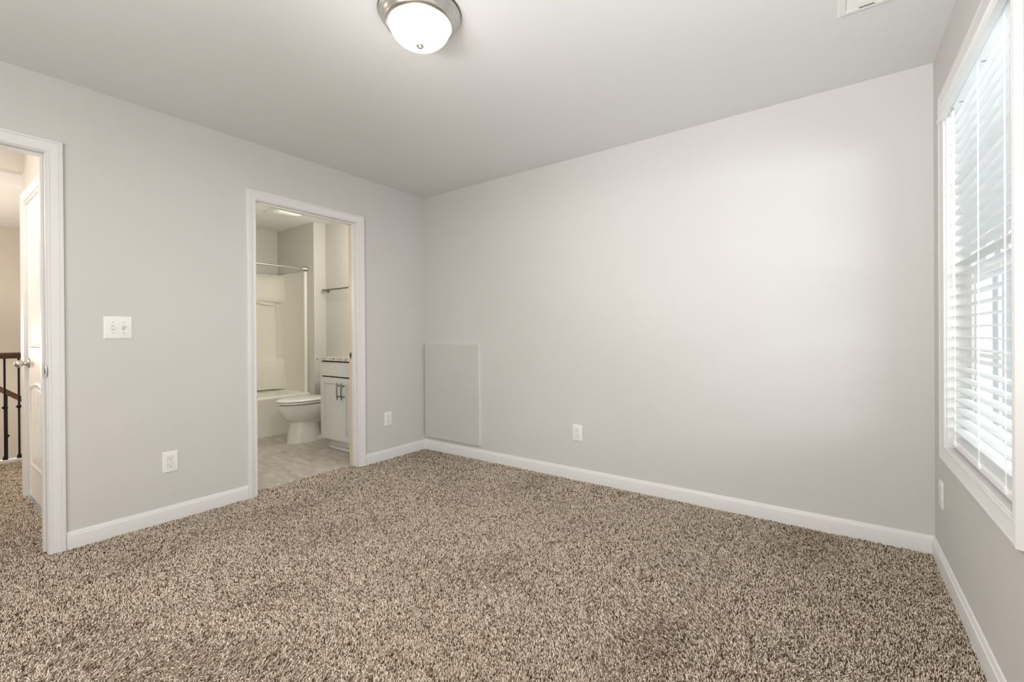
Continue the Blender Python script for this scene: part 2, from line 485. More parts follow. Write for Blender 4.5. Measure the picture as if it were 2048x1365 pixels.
# moulded valance in front of the headrail, its ends lapping the casing
vp = [(0.000, 2.102), (-0.014, 2.102), (-0.016, 2.094), (-0.011, 2.086), (-0.012, 2.066), (-0.016, 2.054), (-0.024, 2.046), (-0.026, 2.040), (-0.022, 2.036), (0.0, 2.036)]
v_ = MB(); v_.loft([[(W - 0.004 + u, yy, z) for u, z in vp] for yy in (WY0 - 0.004, WY1 + 0.012)], True)
v_.build('valance', M['blind'], bl, smooth=True, angle=30)
slat_x0, slat_x1 = W + 0.013, W + 0.063
zt = 1.345
zs_ = [zt + 0.0443 * k for k in range(15, 0, -1)] + [zt - 0.0443 * k for k in range(0, 16)]
sl = MB(); n = 7
top = []; bot = []
for k in range(n):
    u = k / (n - 1); x = slat_x0 + (slat_x1 - slat_x0) * u
    c = 0.0034 * (1 - (2 * u - 1) ** 2)
    top.append((x, c + 0.0013)); bot.append((x, c - 0.0013))
prof = top + bot[::-1]
sl.loft([[(x, yy, z) for x, z in prof] for yy in (by0, by1)], True)
s0 = sl.build('slat', M['blind'], bl, smooth=True, angle=50)
first = True
for z in zs_:
    if first:
        o = s0; first = False
    else:
        o = s0.copy(); COL.objects.link(o)
    o.location = (0, 0, z)
# bottom rail lying on the sill
br = MB()
rp = [(0, 0), (0.052, 0), (0.056, 0.004), (0.056, 0.012), (0.050, 0.018), (0.006, 0.018), (0, 0.012)]
br.loft([[(W + 0.014 + u * 0.92, yy, WZ0 + 0.016 + v * 1.5) for u, v in rp] for yy in (by0, by1)], True)
bro = br.build('bottom_rail', M['blind'], bl, smooth=True, angle=30)
for yy in (-0.405, -0.79, -1.095):
    MB().lathe([(0.002, -0.012), (0.006, -0.010), (0.007, 0.0), (0.004, 0.008), (0.0015, 0.014)], (W + 0.0115, yy, WZ0 + 0.036), (-0.3, 0, 1), 12).build('cord_plug', M['cordm'], bro, smooth=True)
for yy in (-0.405, -0.79, -1.095):
    for xx in (W + 0.011, W + 0.065):
        MB().tube([(xx, yy, 2.052), (xx, yy, WZ0 + 0.03)], 0.0009, 6).build('ladder_cord', M['cordm'], bl)
    MB().tube([(W + 0.0098, yy + 0.006, 2.052), (W + 0.0098, yy + 0.006, WZ0 + 0.03)], 0.0008, 6).build('lift_cord', M['cordm'], bl)
# tilt wand
wd = MB().tube([(W - 0.001, -0.452, 2.035), (W - 0.001, -0.452, 1.99), (W - 0.001, -0.455, 1.262)], [0.003, 0.0045, 0.0045], 8)
wdo = wd.build('tilt_wand', M['blind'], bl, smooth=True, angle=30)
MB().box(W - 0.006, W + 0.003, -0.458, -0.448, 2.020, 2.034).build('wand_hook', M['screw'], wdo)

# ------------------------------------------------------------------ ceiling lamp and vent
LX, LY = 1.857, -1.745
lamp = thing('ceiling_light', 'round flush ceiling lamp with glowing glass bowl and brushed nickel rim', 'ceiling light', (LX, LY, H))
MB().lathe([(0.150, 0), (0.170, -0.001), (0.171, -0.004), (0.167, -0.007)], (LX, LY, H), n=64).build('backplate', M['bronze'], lamp, smooth=True)
MB().lathe([(0.10, -0.006), (0.166, -0.006), (0.168, -0.010), (0.166, -0.014), (0.160, -0.018), (0.157, -0.022), (0.156, -0.028), (0.150, -0.034), (0.146, -0.038), (0.145, -0.044), (0.139, -0.050), (0.131, -0.053), (0.127, -0.050), (0.127, -0.030), (0.10, -0.03)], (LX, LY, H), n=96).build('rim', M['nickel'], lamp, smooth=True, angle=50)
gp = [(0.126, -0.045)]
for k in range(1, 15):
    a = math.pi / 2 * k / 14
    gp.append((0.126 * math.cos(a) ** 0.92, -0.045 - 0.088 * math.sin(a)))
MB().lathe(gp, (LX, LY, H), n=64).build('glass_bowl', M['lamp'], lamp, smooth=True)
MB().lathe([(0.0165, 0.004), (0.0165, -0.001), (0.0150, -0.004), (0.011, -0.008), (0.006, -0.0105), (0.0005, -0.0115)], (LX, LY, H - 0.132), n=24).build('finial', M['nickel'], lamp, smooth=True)

vx0, vx1, vy0, vy1 = 3.263, 3.575, -0.945, -0.682
vent = thing('air_vent', 'white louvred air vent in the ceiling near the window', 'vent', ((vx0 + vx1) / 2, (vy0 + vy1) / 2, H))
fm = MB()
VP = [(0, 0.0), (0, 0.004), (0.004, 0.008), (0.022, 0.008), (0.030, 0.003), (0.030, 0.0)]
fmo = frame_moulding('vent_frame', lambda a, z, p: (a, z, H - p), vx0 + 0.030, vx1 - 0.030, vy0 + 0.030, vy1 - 0.030, True, VP, M['plate'], vent)
MB().box(vx0 + 0.03, vx1 - 0.03, vy0 + 0.03, vy1 - 0.03, H - 0.0015, H - 0.0005).build('duct', M['grey_gap'], vent)
lv = MB()
ny = 14
for k in range(ny):
    y = vy0 + 0.034 + (vy1 - vy0 - 0.068) * k / (ny - 1)
    lv.add([(vx0 + 0.03, y - 0.0075, H - 0.0035), (vx1 - 0.03, y - 0.0075, H - 0.0035), (vx1 - 0.03, y + 0.0075, H - 0.007), (vx0 + 0.03, y + 0.0075, H - 0.007),
            (vx0 + 0.03, y - 0.0075, H - 0.0025), (vx1 - 0.03, y - 0.0075, H - 0.0025), (vx1 - 0.03, y + 0.0075, H - 0.006), (vx0 + 0.03, y + 0.0075, H - 0.006)],
           [(0, 1, 2, 3), (7, 6, 5, 4), (0, 4, 5, 1), (1, 5, 6, 2), (2, 6, 7, 3), (3, 7, 4, 0)])
lv.build('louvres', M['plate'], vent)
MB().box(3.334, 3.384, vy1 - 0.0305, vy1 - 0.0265, H - 0.0088, H - 0.0076).build('damper_slot', M['dark'], vent)

# ------------------------------------------------------------------ access panel on the back wall
pn = thing('access_panel', 'tall greige access panel with pale edges in the corner of the room', 'access panel', (0.37, -0.003, 0.12))
pm = MB().box(0.028, 0.706, -0.022, -0.003, 0.120, 1.014)
pmo = pm.build('board', M['panel'], pn, bevel=0.001)
MB().box(0.7062, 0.7085, -0.0215, -0.001, 0.120, 1.014).build('edge', M['trim'], pn)
MB().box(0.028, 0.706, -0.0215, -0.001, 1.0142, 1.0160).build('edge', M['trim'], pn)


# ------------------------------------------------------------------ wall plates
def rounded(cx, cy, w, h, r, k=4):
    pts = []
    for sx, sy, a0 in ((1, 1, 0), (-1, 1, 90), (-1, -1, 180), (1, -1, 270)):
        for i in range(k + 1):
            a = math.radians(a0 + 90 * i / k)
            pts.append((cx + sx * (w / 2 - r) + r * math.cos(a), cy + sy * (h / 2 - r) + r * math.sin(a)))
    return pts


def plate_mesh(mb, fn, w, h, th=0.0055):
    rings = [[fn(u, v, d) for u, v in rounded(0, 0, w - 2 * i, h - 2 * i, 0.003)] for i, d in ((0, 0), (0, th * 0.45), (0.0025, th * 0.85), (0.005, th))]
    mb.loft(rings, True)


def outlet(fn, loc, label, w=0.079, h=0.124):
    """fn(u, v, d): u across the wall, v up, d off the wall"""
    r = thing('outlet', label, 'outlet', loc, None)
    mb = MB(); plate_mesh(mb, fn, w, h); mb.build('cover_plate', M['plate'], r, smooth=True, angle=25)
    for s in (1, -1):
        cz = s * 0.0205
        pts = []
        for k in range(28):
            a = 2 * math.pi * k / 28
            u = 0.0175 * math.cos(a); v = max(-0.0135, min(0.0135, 0.0175 * math.sin(a)))
            pts.append((u, cz + v))
        ring = MB(); ring.prism([(u * 1.07, cz + (v - cz) * 1.08) for u, v in pts], fn, 0.0050, 0.0057)
        ring.build('socket_gap', M['grey_gap'], r)
        mb = MB(); mb.prism(pts, fn, 0.005, 0.0072)
        so = mb.build('socket', M['plate'], r, smooth=True, angle=30)
        sm = MB()
        sm.prism([(-0.0075, cz - 0.001), (-0.0055, cz - 0.001), (-0.0055, cz + 0.0075), (-0.0075, cz + 0.0075)], fn, 0.0070, 0.00735)
        sm.prism([(0.0055, cz), (0.0073, cz), (0.0073, cz + 0.0070), (0.0055, cz + 0.0070)], fn, 0.0070, 0.00735)
        sm.prism([(0.0028 * math.cos(2 * math.pi * k / 12), cz - 0.0075 + 0.0028 * math.sin(2 * math.pi * k / 12)) for k in range(12)], fn, 0.0070, 0.00735)
        sm.build('slots', M['dark'], so)
    mb = MB(); mb.prism([(0.0028 * math.cos(2 * math.pi * k / 12), 0.0028 * math.sin(2 * math.pi * k / 12)) for k in range(12)], fn, 0.0050, 0.0064)
    mb.build('screw', M['plate'], r)
    return r


OY1, OZ1 = -2.066, 0.3495
outlet(lambda u, v, d: (d, OY1 + u, OZ1 + v), (0, OY1, OZ1), 'white outlet low on the wall between the two doorways')
OY2, OZ2 = -0.446, 0.3530
outlet(lambda u, v, d: (d, OY2 + u, OZ2 + v), (0, OY2, OZ2), 'white outlet between the bathroom casing and the corner')
OX3, OZ3 = 1.662, 0.3525
outlet(lambda u, v, d: (OX3 + u, -d, OZ3 + v), (OX3, 0, OZ3), 'white outlet alone on the long wall beside the access panel')
OY4, OZ4 = -0.175, 0.345
outlet(lambda u, v, d: (W - d, OY4 - u, OZ4 + v), (W, OY4, OZ4), 'white outlet under the window near the corner')

SY, SZ = -2.302, 1.156
sw = thing('light_switch', 'white double toggle light switch plate beside the hall doorway', 'light switch', (0, SY, SZ))
fs = lambda u, v, d: (d, SY + u, SZ + v)
mb = MB(); plate_mesh(mb, fs, 0.124, 0.124, 0.006); mb.build('cover_plate', M['plate'], sw, smooth=True, angle=25)
for u0, up in ((-0.023, -1), (0.023, 1)):
    mb = MB(); mb.prism([(u0 - 0.0055, -0.0125), (u0 + 0.0055, -0.0125), (u0 + 0.0055, 0.0125), (u0 - 0.0055, 0.0125)], fs, 0.0055, 0.0063)
    mb.build('toggle_slot', M['grey_gap'], sw)
    tg = MB()
    z0, z1 = (0.001, 0.008) if up > 0 else (-0.008, -0.001)
    tg.loft([[fs(u0 - 0.0045, -0.010, 0.0062), fs(u0 + 0.0045, -0.010, 0.0062), fs(u0 + 0.0045, 0.010, 0.0062), fs(u0 - 0.0045, 0.010, 0.0062)],
             [fs(u0 - 0.0042, z0 - 0.002, 0.011), fs(u0 + 0.0042, z0 - 0.002, 0.011), fs(u0 + 0.0042, z1 + 0.002, 0.011), fs(u0 - 0.0042, z1 + 0.002, 0.011)],
             [fs(u0 - 0.0035, z0 + up * 0.004, 0.018), fs(u0 + 0.0035, z0 + up * 0.004, 0.018), fs(u0 + 0.0035, z1 + up * 0.004, 0.018), fs(u0 - 0.0035, z1 + up * 0.004, 0.018)]], True)
    tg.build('toggle', M['plate'], sw, bevel=0.0006)
    for v in (-0.030, 0.030):
        mb = MB(); mb.prism([(u0 + 0.0028 * math.cos(2 * math.pi * k / 12), v + 0.0028 * math.sin(2 * math.pi * k / 12)) for k in range(12)], fs, 0.0058, 0.0068)
        mb.build('screw', M['screw'], sw)

# ------------------------------------------------------------------ bathroom shell
BW = M['wall']
struct(wall_x('wall_bathroom_far', -2.66, -2.55, -2.30, 0.0, -0.02, H, [], BW), 'greige bathroom wall above the bathtub', 'wall')
struct(MB().box(-2.55, -1.705, -0.15, 0.0, -0.02, H).build('wall_bathroom_end', BW), 'thick greige wall closing the end of the bathtub', 'wall')
struct(wall_y('wall_bathroom_near', -1.80, -1.69, -2.55, -WT, -0.02, H, [], BW), 'greige bathroom wall beside the doorway', 'wall')

# tiled floor: grout bed with bevelled tiles, one mesh each
tl = MB()
gs = 0.31; gx, gy = -0.430, -1.318; gap = 0.0022
ix0, ix1 = -5, 1; iy0, iy1 = -2, 4
for i in range(ix0, ix1 + 1):
    for j in range(iy0, iy1 + 1):
        x0 = max(gx + i * gs + gap, -1.84); x1 = min(gx + (i + 1) * gs - gap, -0.095)
        y0 = max(gy + j * gs + gap, -1.69); y1 = min(gy + (j + 1) * gs - gap, 0.0)
        if x1 - x0 < 0.01 or y1 - y0 < 0.01: continue
        b_ = 0.0012
        z0, z1 = -0.020, -0.006
        vs = [(x0, y0, z0), (x1, y0, z0), (x1, y1, z0), (x0, y1, z0), (x0, y0, z1 - b_), (x1, y0, z1 - b_), (x1, y1, z1 - b_), (x0, y1, z1 - b_),
              (x0 + b_, y0 + b_, z1), (x1 - b_, y0 + b_, z1), (x1 - b_, y1 - b_, z1), (x0 + b_, y1 - b_, z1)]
        tl.add(vs, [(0, 3, 2, 1), (0, 1, 5, 4), (1, 2, 6, 5), (2, 3, 7, 6), (3, 0, 4, 7), (4, 5, 9, 8), (5, 6, 10, 9), (6, 7, 11, 10), (7, 4, 8, 11), (8, 9, 10, 11)])
tfo = tl.build('floor_bathroom', M['tile'])
struct(tfo, 'stone coloured square tile floor of the bathroom', 'floor')
MB().box(-2.55, -0.095, -1.69, 0.0, -0.025, -0.0072).build('grout', M['grout'], tfo)

# ------------------------------------------------------------------ bathtub with surround
tub = thing('bathtub', 'white alcove bathtub with a moulded wall surround', 'bathtub', (-2.17, -0.92, 0))
AX = -1.80


def rrect(x0, x1, y0, y1, r, z, k=6):
    return [(u, v, z) for u, v in rounded((x0 + x1) / 2, (y0 + y1) / 2, x1 - x0, y1 - y0, r, k)]


tm = MB()
ty0, ty1 = -1.688, -0.152
rings = [rrect(-2.548, AX - 0.03, ty0, ty1, 0.004, -0.008), rrect(-2.548, AX - 0.026, ty0, ty1, 0.004, 0.30), rrect(-2.548, AX - 0.004, ty0, ty1, 0.004, 0.385),
         rrect(-2.548, AX, ty0, ty1, 0.006, 0.405), rrect(-2.548, AX - 0.002, ty0, ty1, 0.008, 0.420), rrect(-2.545, AX - 0.010, ty0 + .002, ty1 - .002, 0.012, 0.427),
         rrect(-2.49, AX - 0.075, ty0 + 0.07, ty1 - 0.07, 0.10, 0.427), rrect(-2.475, AX - 0.090, ty0 + 0.085, ty1 - 0.085, 0.10, 0.415),
         rrect(-2.44, AX - 0.13, ty0 + 0.14, ty1 - 0.12, 0.12, 0.14), rrect(-2.38, AX - 0.19, ty0 + 0.2, ty1 - 0.18, 0.10, 0.09)]
tm.loft(rings, True)
tm.build('tub', M['fibreglass'], tub, smooth=True, angle=50)
# end panel and back panel of the surround
sur = MB()
# end wall panel with a rounded front flange
ep = [(-2.50, -0.152), (-1.845, -0.152), (-1.838, -0.160), (-1.838, -0.176), (-1.845, -0.186), (-1.862, -0.190), (-1.875, -0.184), (-1.885, -0.178), (-2.36, -0.185), (-2.42, -0.20), (-2.50, -0.25)]
sur.loft([[(x, y, z) for x, y in ep] for z in (0.427, 1.868)], True)
sur.build('end_panel', M['fibreglass'], tub, smooth=True, angle=60)
path = [((-1.95, -0.176), (0.0, 1.0))] + [((-2.26 - 0.17 * math.sin(a), -0.180 - 0.18 * (1 - math.cos(a))), (-math.sin(a), math.cos(a))) for a in [math.pi / 2 * k / 10 for k in range(11)]]
path += [((-2.43, -0.40), (-1.0, 0.0)), ((-2.43, ty0), (-1.0, 0.0))]
zprof = [(0.427, 0.13), (0.440, 0.004), (0.475, 0.0), (0.790, 0.008), (0.803, 0.012), (0.810, 0.022), (0.813, 0.065), (0.85, 0.072), (1.47, 0.072), (1.520, 0.064), (1.528, 0.012), (1.540, 0.002), (1.60, 0.0), (1.82, 0.008), (1.860, 0.012), (1.866, 0.020), (1.866, 0.13)]
sb = MB()
sb.loft([[(p[0] + nn[0] * dd, p[1] + nn[1] * dd, z) for z, dd in zprof] for p, nn in path], cap=False, closed=False)
sb.build('back_panel', M['fibreglass'], tub, smooth=True, angle=60)
arch = MB()
ar = [(-0.20, 1.53), (-0.20, 1.485)] + [(-0.20 - 0.26 * math.sin(math.pi / 2 * k / 8), 1.53 - 0.045 * math.cos(math.pi / 2 * k / 8)) for k in range(1, 9)]
arch.loft([[(x, y, z) for y, z in ar] for x in (-2.51, -2.455)], True)
arch.build('shelf_arch', M['fibreglass'], tub, smooth=True, angle=60)
hk = MB().tube([(-2.445, -0.235, 1.52), (-2.425, -0.235, 1.50), (-2.40, -0.235, 1.475), (-2.405, -0.235, 1.455), (-2.425, -0.235, 1.462)], 0.005, 8)
hk.build('washcloth_hook', M['fibreglass'], tub, smooth=True)

# shower rod
RX, RZ = -1.865, 1.900
rod = thing('shower_rod', 'brushed nickel shower curtain rod above the bathtub', 'shower rod', (RX, -0.15, RZ))
MB().tube([(RX, -1.69, RZ), (RX, -0.9, RZ), (RX, -0.16, RZ)], 0.0125, 16).build('rod', M['nickel'], rod, smooth=True)
MB().lathe([(0.016, 0.055), (0.018, 0.050), (0.018, 0.030), (0.026, 0.020), (0.031, 0.010), (0.031, 0.0)], (RX, -0.150, RZ), (0, -1, 0), 24).build('flange', M['nickel'], rod, smooth=True)

# towel bar
tb = thing('towel_bar', 'dark nickel towel bar on the wall above the toilet', 'towel bar', (-1.34, 0, 1.635))
MB().tube([(-1.655, -0.068, 1.640), (-1.04, -0.068, 1.640)], 0.0075, 12).build('bar', M['bronze'], tb, smooth=True)
for xx in (-1.648, -1.047):
    MB().lathe([(0.024, 0), (0.024, 0.005), (0.016, 0.010), (0.010, 0.018), (0.0085, 0.050), (0.012, 0.060), (0.0125, 0.074), (0.008, 0.078)], (xx, 0.0, 1.640), (0, -1, 0), 20).build('post', M['bronze'], tb, smooth=True)

# ------------------------------------------------------------------ toilet
TX = -1.325
to = thing('toilet', 'white toilet with a closed lid between the bathtub and the vanity', 'toilet', (TX, -0.40, 0))


def egg(cy_front, cy_back, hw, z, n=40, p=2.0):
    """plan outline: widest behind the middle, rounder at the front"""
    pts = []
    L_ = cy_back - cy_front; ym = cy_front + L_ * 0.55
    for k in range(n):
        a = 2 * math.pi * k / n
        c, s = math.cos(a), math.sin(a)
        ry = (ym - cy_front) if s < 0 else (cy_back - ym)
        x = math.copysign(abs(c) ** (2 / p), c) * hw
        y = ym + math.copysign(abs(s) ** (2 / p), s) * ry
        pts.append((TX + x, y, z))
    return pts


Z0 = -0.006
bw = MB()
bw.loft([egg(-0.665, -0.325, 0.118, Z0, p=2.6), egg(-0.662, -0.328, 0.116, Z0 + 0.02, p=2.6), egg(-0.655, -0.335, 0.112, 0.08, p=2.5), egg(-0.643, -0.345, 0.107, 0.15, p=2.4), egg(-0.636, -0.350, 0.104, 0.190, p=2.3),
         egg(-0.636, -0.345, 0.104, 0.204), egg(-0.660, -0.31, 0.118, 0.215), egg(-0.695, -0.24, 0.140, 0.240), egg(-0.728, -0.16, 0.160, 0.280), egg(-0.748, -0.10, 0.173, 0.330), egg(-0.755, -0.09, 0.178, 0.375), egg(-0.752, -0.09, 0.177, 0.386), egg(-0.74, -0.10, 0.168, 0.392)], True)
bw.build('bowl', M['porcelain'], to, smooth=True, angle=60)
MB().loft([egg(-0.755, -0.21, 0.178, 0.401, p=2.1), egg(-0.765, -0.205, 0.184, 0.405, p=2.1), egg(-0.765, -0.205, 0.184, 0.415, p=2.1), egg(-0.758, -0.21, 0.180, 0.420, p=2.1)], True).build('seat', M['porcelain'], to, smooth=True, angle=60)
lid = MB().loft([egg(-0.764, -0.20, 0.184, 0.4245, p=2.1), egg(-0.770, -0.196, 0.188, 0.4285, p=2.1), egg(-0.768, -0.197, 0.187, 0.437, p=2.1), egg(-0.740, -0.21, 0.170, 0.446, p=2.1), egg(-0.66, -0.27, 0.11, 0.4505, p=2.1)], True)
lid.build('lid', M['porcelain'], to, smooth=True, angle=60)
for sx_, yy in ((-1, -0.60), (1, -0.60), (-1, -0.35), (1, -0.35)):
    MB().box(TX + sx_ * 0.145 - 0.008, TX + sx_ * 0.145 + 0.008, yy - 0.012, yy + 0.012, 0.3955, 0.402).build('bumper', M['plate'], to)
tk = MB().loft([rrect(TX - 0.165, TX + 0.165, -0.185, -0.012, 0.03, 0.385), rrect(TX - 0.172, TX + 0.172, -0.195, -0.010, 0.03, 0.45), rrect(TX - 0.180, TX + 0.180, -0.20, -0.008, 0.03, 0.735)], True)
tk.build('tank', M['porcelain'], to, smooth=True, angle=50)
MB().loft([rrect(TX - 0.184, TX + 0.184, -0.206, -0.006, 0.03, 0.737), rrect(TX - 0.186, TX + 0.186, -0.208, -0.006, 0.03, 0.765), rrect(TX - 0.176, TX + 0.176, -0.20, -0.010, 0.03, 0.776)], True).build('tank_lid', M['porcelain'], to, smooth=True, angle=50)
MB().loft([egg(-0.60, -0.055, 0.112, Z0, p=3.0), egg(-0.60, -0.055, 0.112, 0.030, p=3.0), egg(-0.59, -0.062, 0.104, 0.040, p=3.0)], True).build('foot', M['porcelain'], to, smooth=True, angle=50)
tr = MB().tube([(TX + 0.05, -0.46, 0.20), (TX + 0.075, -0.36, 0.245), (TX + 0.080, -0.27, 0.25), (TX + 0.078, -0.20, 0.20), (TX + 0.070, -0.22, 0.12), (TX + 0.06, -0.30, 0.07)], [0.05, 0.055, 0.055, 0.055, 0.055, 0.05], 16)
tr.build('trapway', M['porcelain'], to, smooth=True)

# ------------------------------------------------------------------ vanity
vn = thing('vanity_cabinet', 'grey shaker vanity cabinet with two doors below a false drawer', 'cabinet', (-0.48, -0.3, 0))
VX0, VX1 = -0.835, -0.120
cb = MB().box(VX0, VX1, -0.575, -0.002, 0.105, 0.862)
cb.build('body', M['cab'], vn, bevel=0.001)
MB().box(VX0, VX1 - 0.002, -0.5765, -0.5752, 0.108, 0.862).build('gap', M['shadow_gap'], vn)
MB().box(VX0 + 0.02, VX1, -0.500, -0.01, -0.006, 0.104).build('toe_kick', M['cab'], vn)
MB().box(VX0 + 0.02, VX1, -0.524, -0.501, -0.006, 0.020).build('shoe_moulding', M['trim'], vn, bevel=0.004)
MB().box(VX0 + 0.003, VX1 - 0.002, -0.597, -0.577, 0.716, 0.850).build('drawer_front', M['cab'], vn, bevel=0.0015)


def shaker(x0, x1, z0, z1, hx):
    w = 0.055
    mb = MB()
    mb.box(x0, x0 + w, -0.597, -0.577, z0, z1); mb.box(x1 - w, x1, -0.597, -0.577, z0, z1)
    mb.box(x0 + w, x1 - w, -0.597, -0.577, z0, z0 + w); mb.box(x0 + w, x1 - w, -0.597, -0.577, z1 - w, z1)
    d = mb.build('door', M['cab'], vn, bevel=0.001)
    MB().box(x0 + w - 0.001, x1 - w + 0.001, -0.586, -0.578, z0 + w - 0.001, z1 - w + 0.001).build('panel', M['cab'], d)
    h = MB(); n = 9; z_a, z_b = 0.506, 0.662
    pts = [(hx, -0.628 - 0.006 * math.sin(math.pi * k / (n - 1)), z_a + (z_b - z_a) * k / (n - 1)) for k in range(n)]
    h.tube(pts, 0.0055, 10)
    for zz in (z_a + 0.028, z_b - 0.028):
        h.tube([(hx, -0.5965, zz), (hx, -0.630, zz)], 0.0055, 10)
    h.build('handle', M['bronze'], d, smooth=True)


shaker(VX0 + 0.003, -0.4775, 0.112, 0.702, -0.503)
shaker(-0.4745, VX1 - 0.002, 0.112, 0.702, -0.435)
ct = MB().box(-0.862, -0.1165, -0.622, -0.002, 0.8635, 0.893)
tag(ct.build('countertop', M['granite'], bevel=0.004), 'speckled white and black granite slab on the grey vanity', 'countertop')

# ------------------------------------------------------------------ bathroom fan light
fl = thing('exhaust_fan', 'square white exhaust fan cover with a lit lens on the bathroom ceiling', 'exhaust fan', (-1.555, -0.57, H))
MB().loft([rrect(-1.700, -1.405, -0.725, -0.415, 0.03, H), rrect(-1.700, -1.405, -0.725, -0.415, 0.03, H - 0.006), rrect(-1.690, -1.415, -0.715, -0.425, 0.03, H - 0.014), rrect(-1.66, -1.445, -0.685, -0.455, 0.03, H - 0.022)], True).build('cover', M['plate'], fl, smooth=True, angle=50)
MB().loft([rrect(-1.560, -1.420, -0.700, -0.435, 0.025, H - 0.010), rrect(-1.565, -1.425, -0.695, -0.440, 0.025, H - 0.028), rrect(-1.545, -1.445, -0.67, -0.465, 0.025, H - 0.040)], True).build('lens', M['lens'], fl, smooth=True, angle=50)

# ------------------------------------------------------------------ hall
HX = -1.385           # free end of the closet wall
HM = M['hall']
struct(wall_y('wall_hall', -2.50, -2.40, HX, -WT, -0.02, H, [(-1.33, -0.56, -0.02, 2.045)], HM), 'pale hall wall holding the closed closet door', 'wall')
struct(MB().box(HX - 0.06, HX + 0.045, -4.6, -2.50, 2.262, H).build('wall_header', HM), 'dropped header across the hall ceiling', 'wall')
struct(wall_x('wall_stairwell', -4.92, -4.80, -6.0, 0.6, -2.7, H, [], HM), 'warm beige stairwell wall behind the railings', 'wall')
struct(wall_y('wall_hall_south', -4.75, -4.65, -4.8, -WT, -2.7, H, [], HM), 'pale hall wall out of the direct view', 'wall')
struct(wall_y('wall_stairwell_end', 0.115, 0.215, -4.8, -2.66, -2.7, H, [], HM), 'pale stairwell end wall beyond the bathroom', 'wall')
struct(wall_x('wall_bathroom_rear', -2.74, -2.662, -2.30, 0.115, -2.7, H, [], HM), 'stairwell side of the bathroom wall', 'wall')
struct(MB().box(-4.92, -2.75, -6.0, 0.6, H, H + 0.1).build('ceiling_stairwell', M['ceil']), 'flat ceiling above the stairwell', 'ceiling')
struct(MB().box(-4.80, -2.70, -4.65, 0.115, -2.8, -2.7).build('floor_lower_landing', M['hall']), 'lower landing far below the railing', 'floor')

# closed closet door in the hall
dr = thing('door_1', 'closed white arch top plank panel door in the hall', 'door', (-0.945, -2.50, 0)); dr['kind'] = 'structure'
DX0, DX1, DZ1 = -1.325, -0.565, 2.035
YD = -2.492            # face of the slab


def arch_outline(x0, x1, z0, zs, zc, n=18):
    """panel outline with a shouldered arch on top"""
    pts = [(x0, z0), (x1, z0), (x1, zs)]
    w = x1 - x0
    for k in range(1, n):
        t_ = k / n
        x = x1 - w * t_
        s = math.sin(math.pi * t_)
        pts.append((x, zs + (zc - zs) * (s ** 0.9)))
    pts.append((x0, zs))
    return pts


mb = MB().box(DX0 + 0.003, DX1 - 0.003, YD, YD + 0.035, 0.012, DZ1 - 0.003)
mb.build('slab', M['door'], dr, bevel=0.002)


def offset(poly, d):
    """crude inward offset of a convex-ish outline about its edges"""
    n = len(poly); out = []
    for i in range(n):
        p0 = Vector(poly[i - 1]); p1 = Vector(poly[i]); p2 = Vector(poly[(i + 1) % n])
        e1 = (p1 - p0).normalized(); e2 = (p2 - p1).normalized()
        n1 = Vector((-e1.y, e1.x)); n2 = Vector((-e2.y, e2.x))
        b_ = (n1 + n2)
        b_ = b_ / max(b_.length_squared, 0.3) * 2
        out.append((p1.x + b_.x * d, p1.y + b_.y * d))
    return out


for outline in (arch_outline(DX0 + 0.115, DX1 - 0.115, 1.035, 1.80, 1.925), arch_outline(DX0 + 0.115, DX1 - 0.115, 0.225, 0.775, 0.808)):
    mb = MB()
    rings = []
    for off, dep in ((0.0, 0.0), (0.004, -0.007), (0.010, -0.010), (0.018, -0.008), (0.026, -0.0015), (0.034, -0.0005)):
        rings.append([(x, YD + dep, z) for x, z in offset(outline, off)])
    mb.loft(rings, cap=False)
    po = mb.build('panel_moulding', M['door'], dr, smooth=True, angle=60)
    inner = offset(outline, 0.034)
    xs = [p[0] for p in inner]; xa, xb = min(xs), max(xs)
    zlo = min(p[1] for p in inner)

    def ztop(x):
        best = None
        m_ = len(inner)
        for i in range(m_):
            (ax, az), (bx, bz) = inner[i], inner[(i + 1) % m_]
            if (ax - x) * (bx - x) <= 0 and abs(ax - bx) > 1e-6:
                z = az + (bz - az) * (x - ax) / (bx - ax)
                best = z if best is None else max(best, z)
        return best
    pk = MB(); npk = 6
    for k in range(npk):
        a = xa + (xb - xa) * k / npk + 0.004; c = xa + (xb - xa) * (k + 1) / npk - 0.004
        xs_ = [a + (c - a) * q / 5 for q in range(6)]
        poly = [(a, zlo + 0.01), (c, zlo + 0.01)] + [(x, ztop(x) - 0.012) for x in xs_[::-1]]
        pk.prism(poly, lambda u, v, d: (u, d, v), YD - 0.004, YD + 0.001)
    pk.build('planks', M['door'], dr, bevel=0.0025)
# knob
KX, KZ = -1.262, 0.925
kn = MB().lathe([(0.030, 0.0), (0.032, 0.004), (0.029, 0.009), (0.016, 0.013), (0.011, 0.020), (0.010, 0.026), (0.013, 0.030)], (KX, YD, KZ), (0, -1, 0), 28)
kno = kn.build('rosette', M['nickel'], dr, smooth=True)
kb = [(0.010, 0.024), (0.012, 0.027)] + [(0.0255 * math.sin(a) ** 0.8, 0.050 - 0.023 * math.cos(a)) for a in [0.55 + (math.pi - 0.55) * k / 12 for k in range(13)]]
MB().lathe(kb, (KX, YD, KZ), (0, -1, 0), 28).build('knob', M['nickel'], kno, smooth=True)
MB().box(KX - 0.004, KX + 0.004, YD - 0.018, YD - 0.002, KZ + 0.030, KZ + 0.036).build('thumb_piece', M['nickel'], kno)
dj = MB().box(-1.333, -1.325, -2.505, -2.40, 0, 2.045).box(-0.565, -0.557, -2.505, -2.40, 0, 2.045).box(-1.325, -0.565, -2.505, -2.40, 2.035, 2.045)
dj.build('jamb', M['trim'], dr)
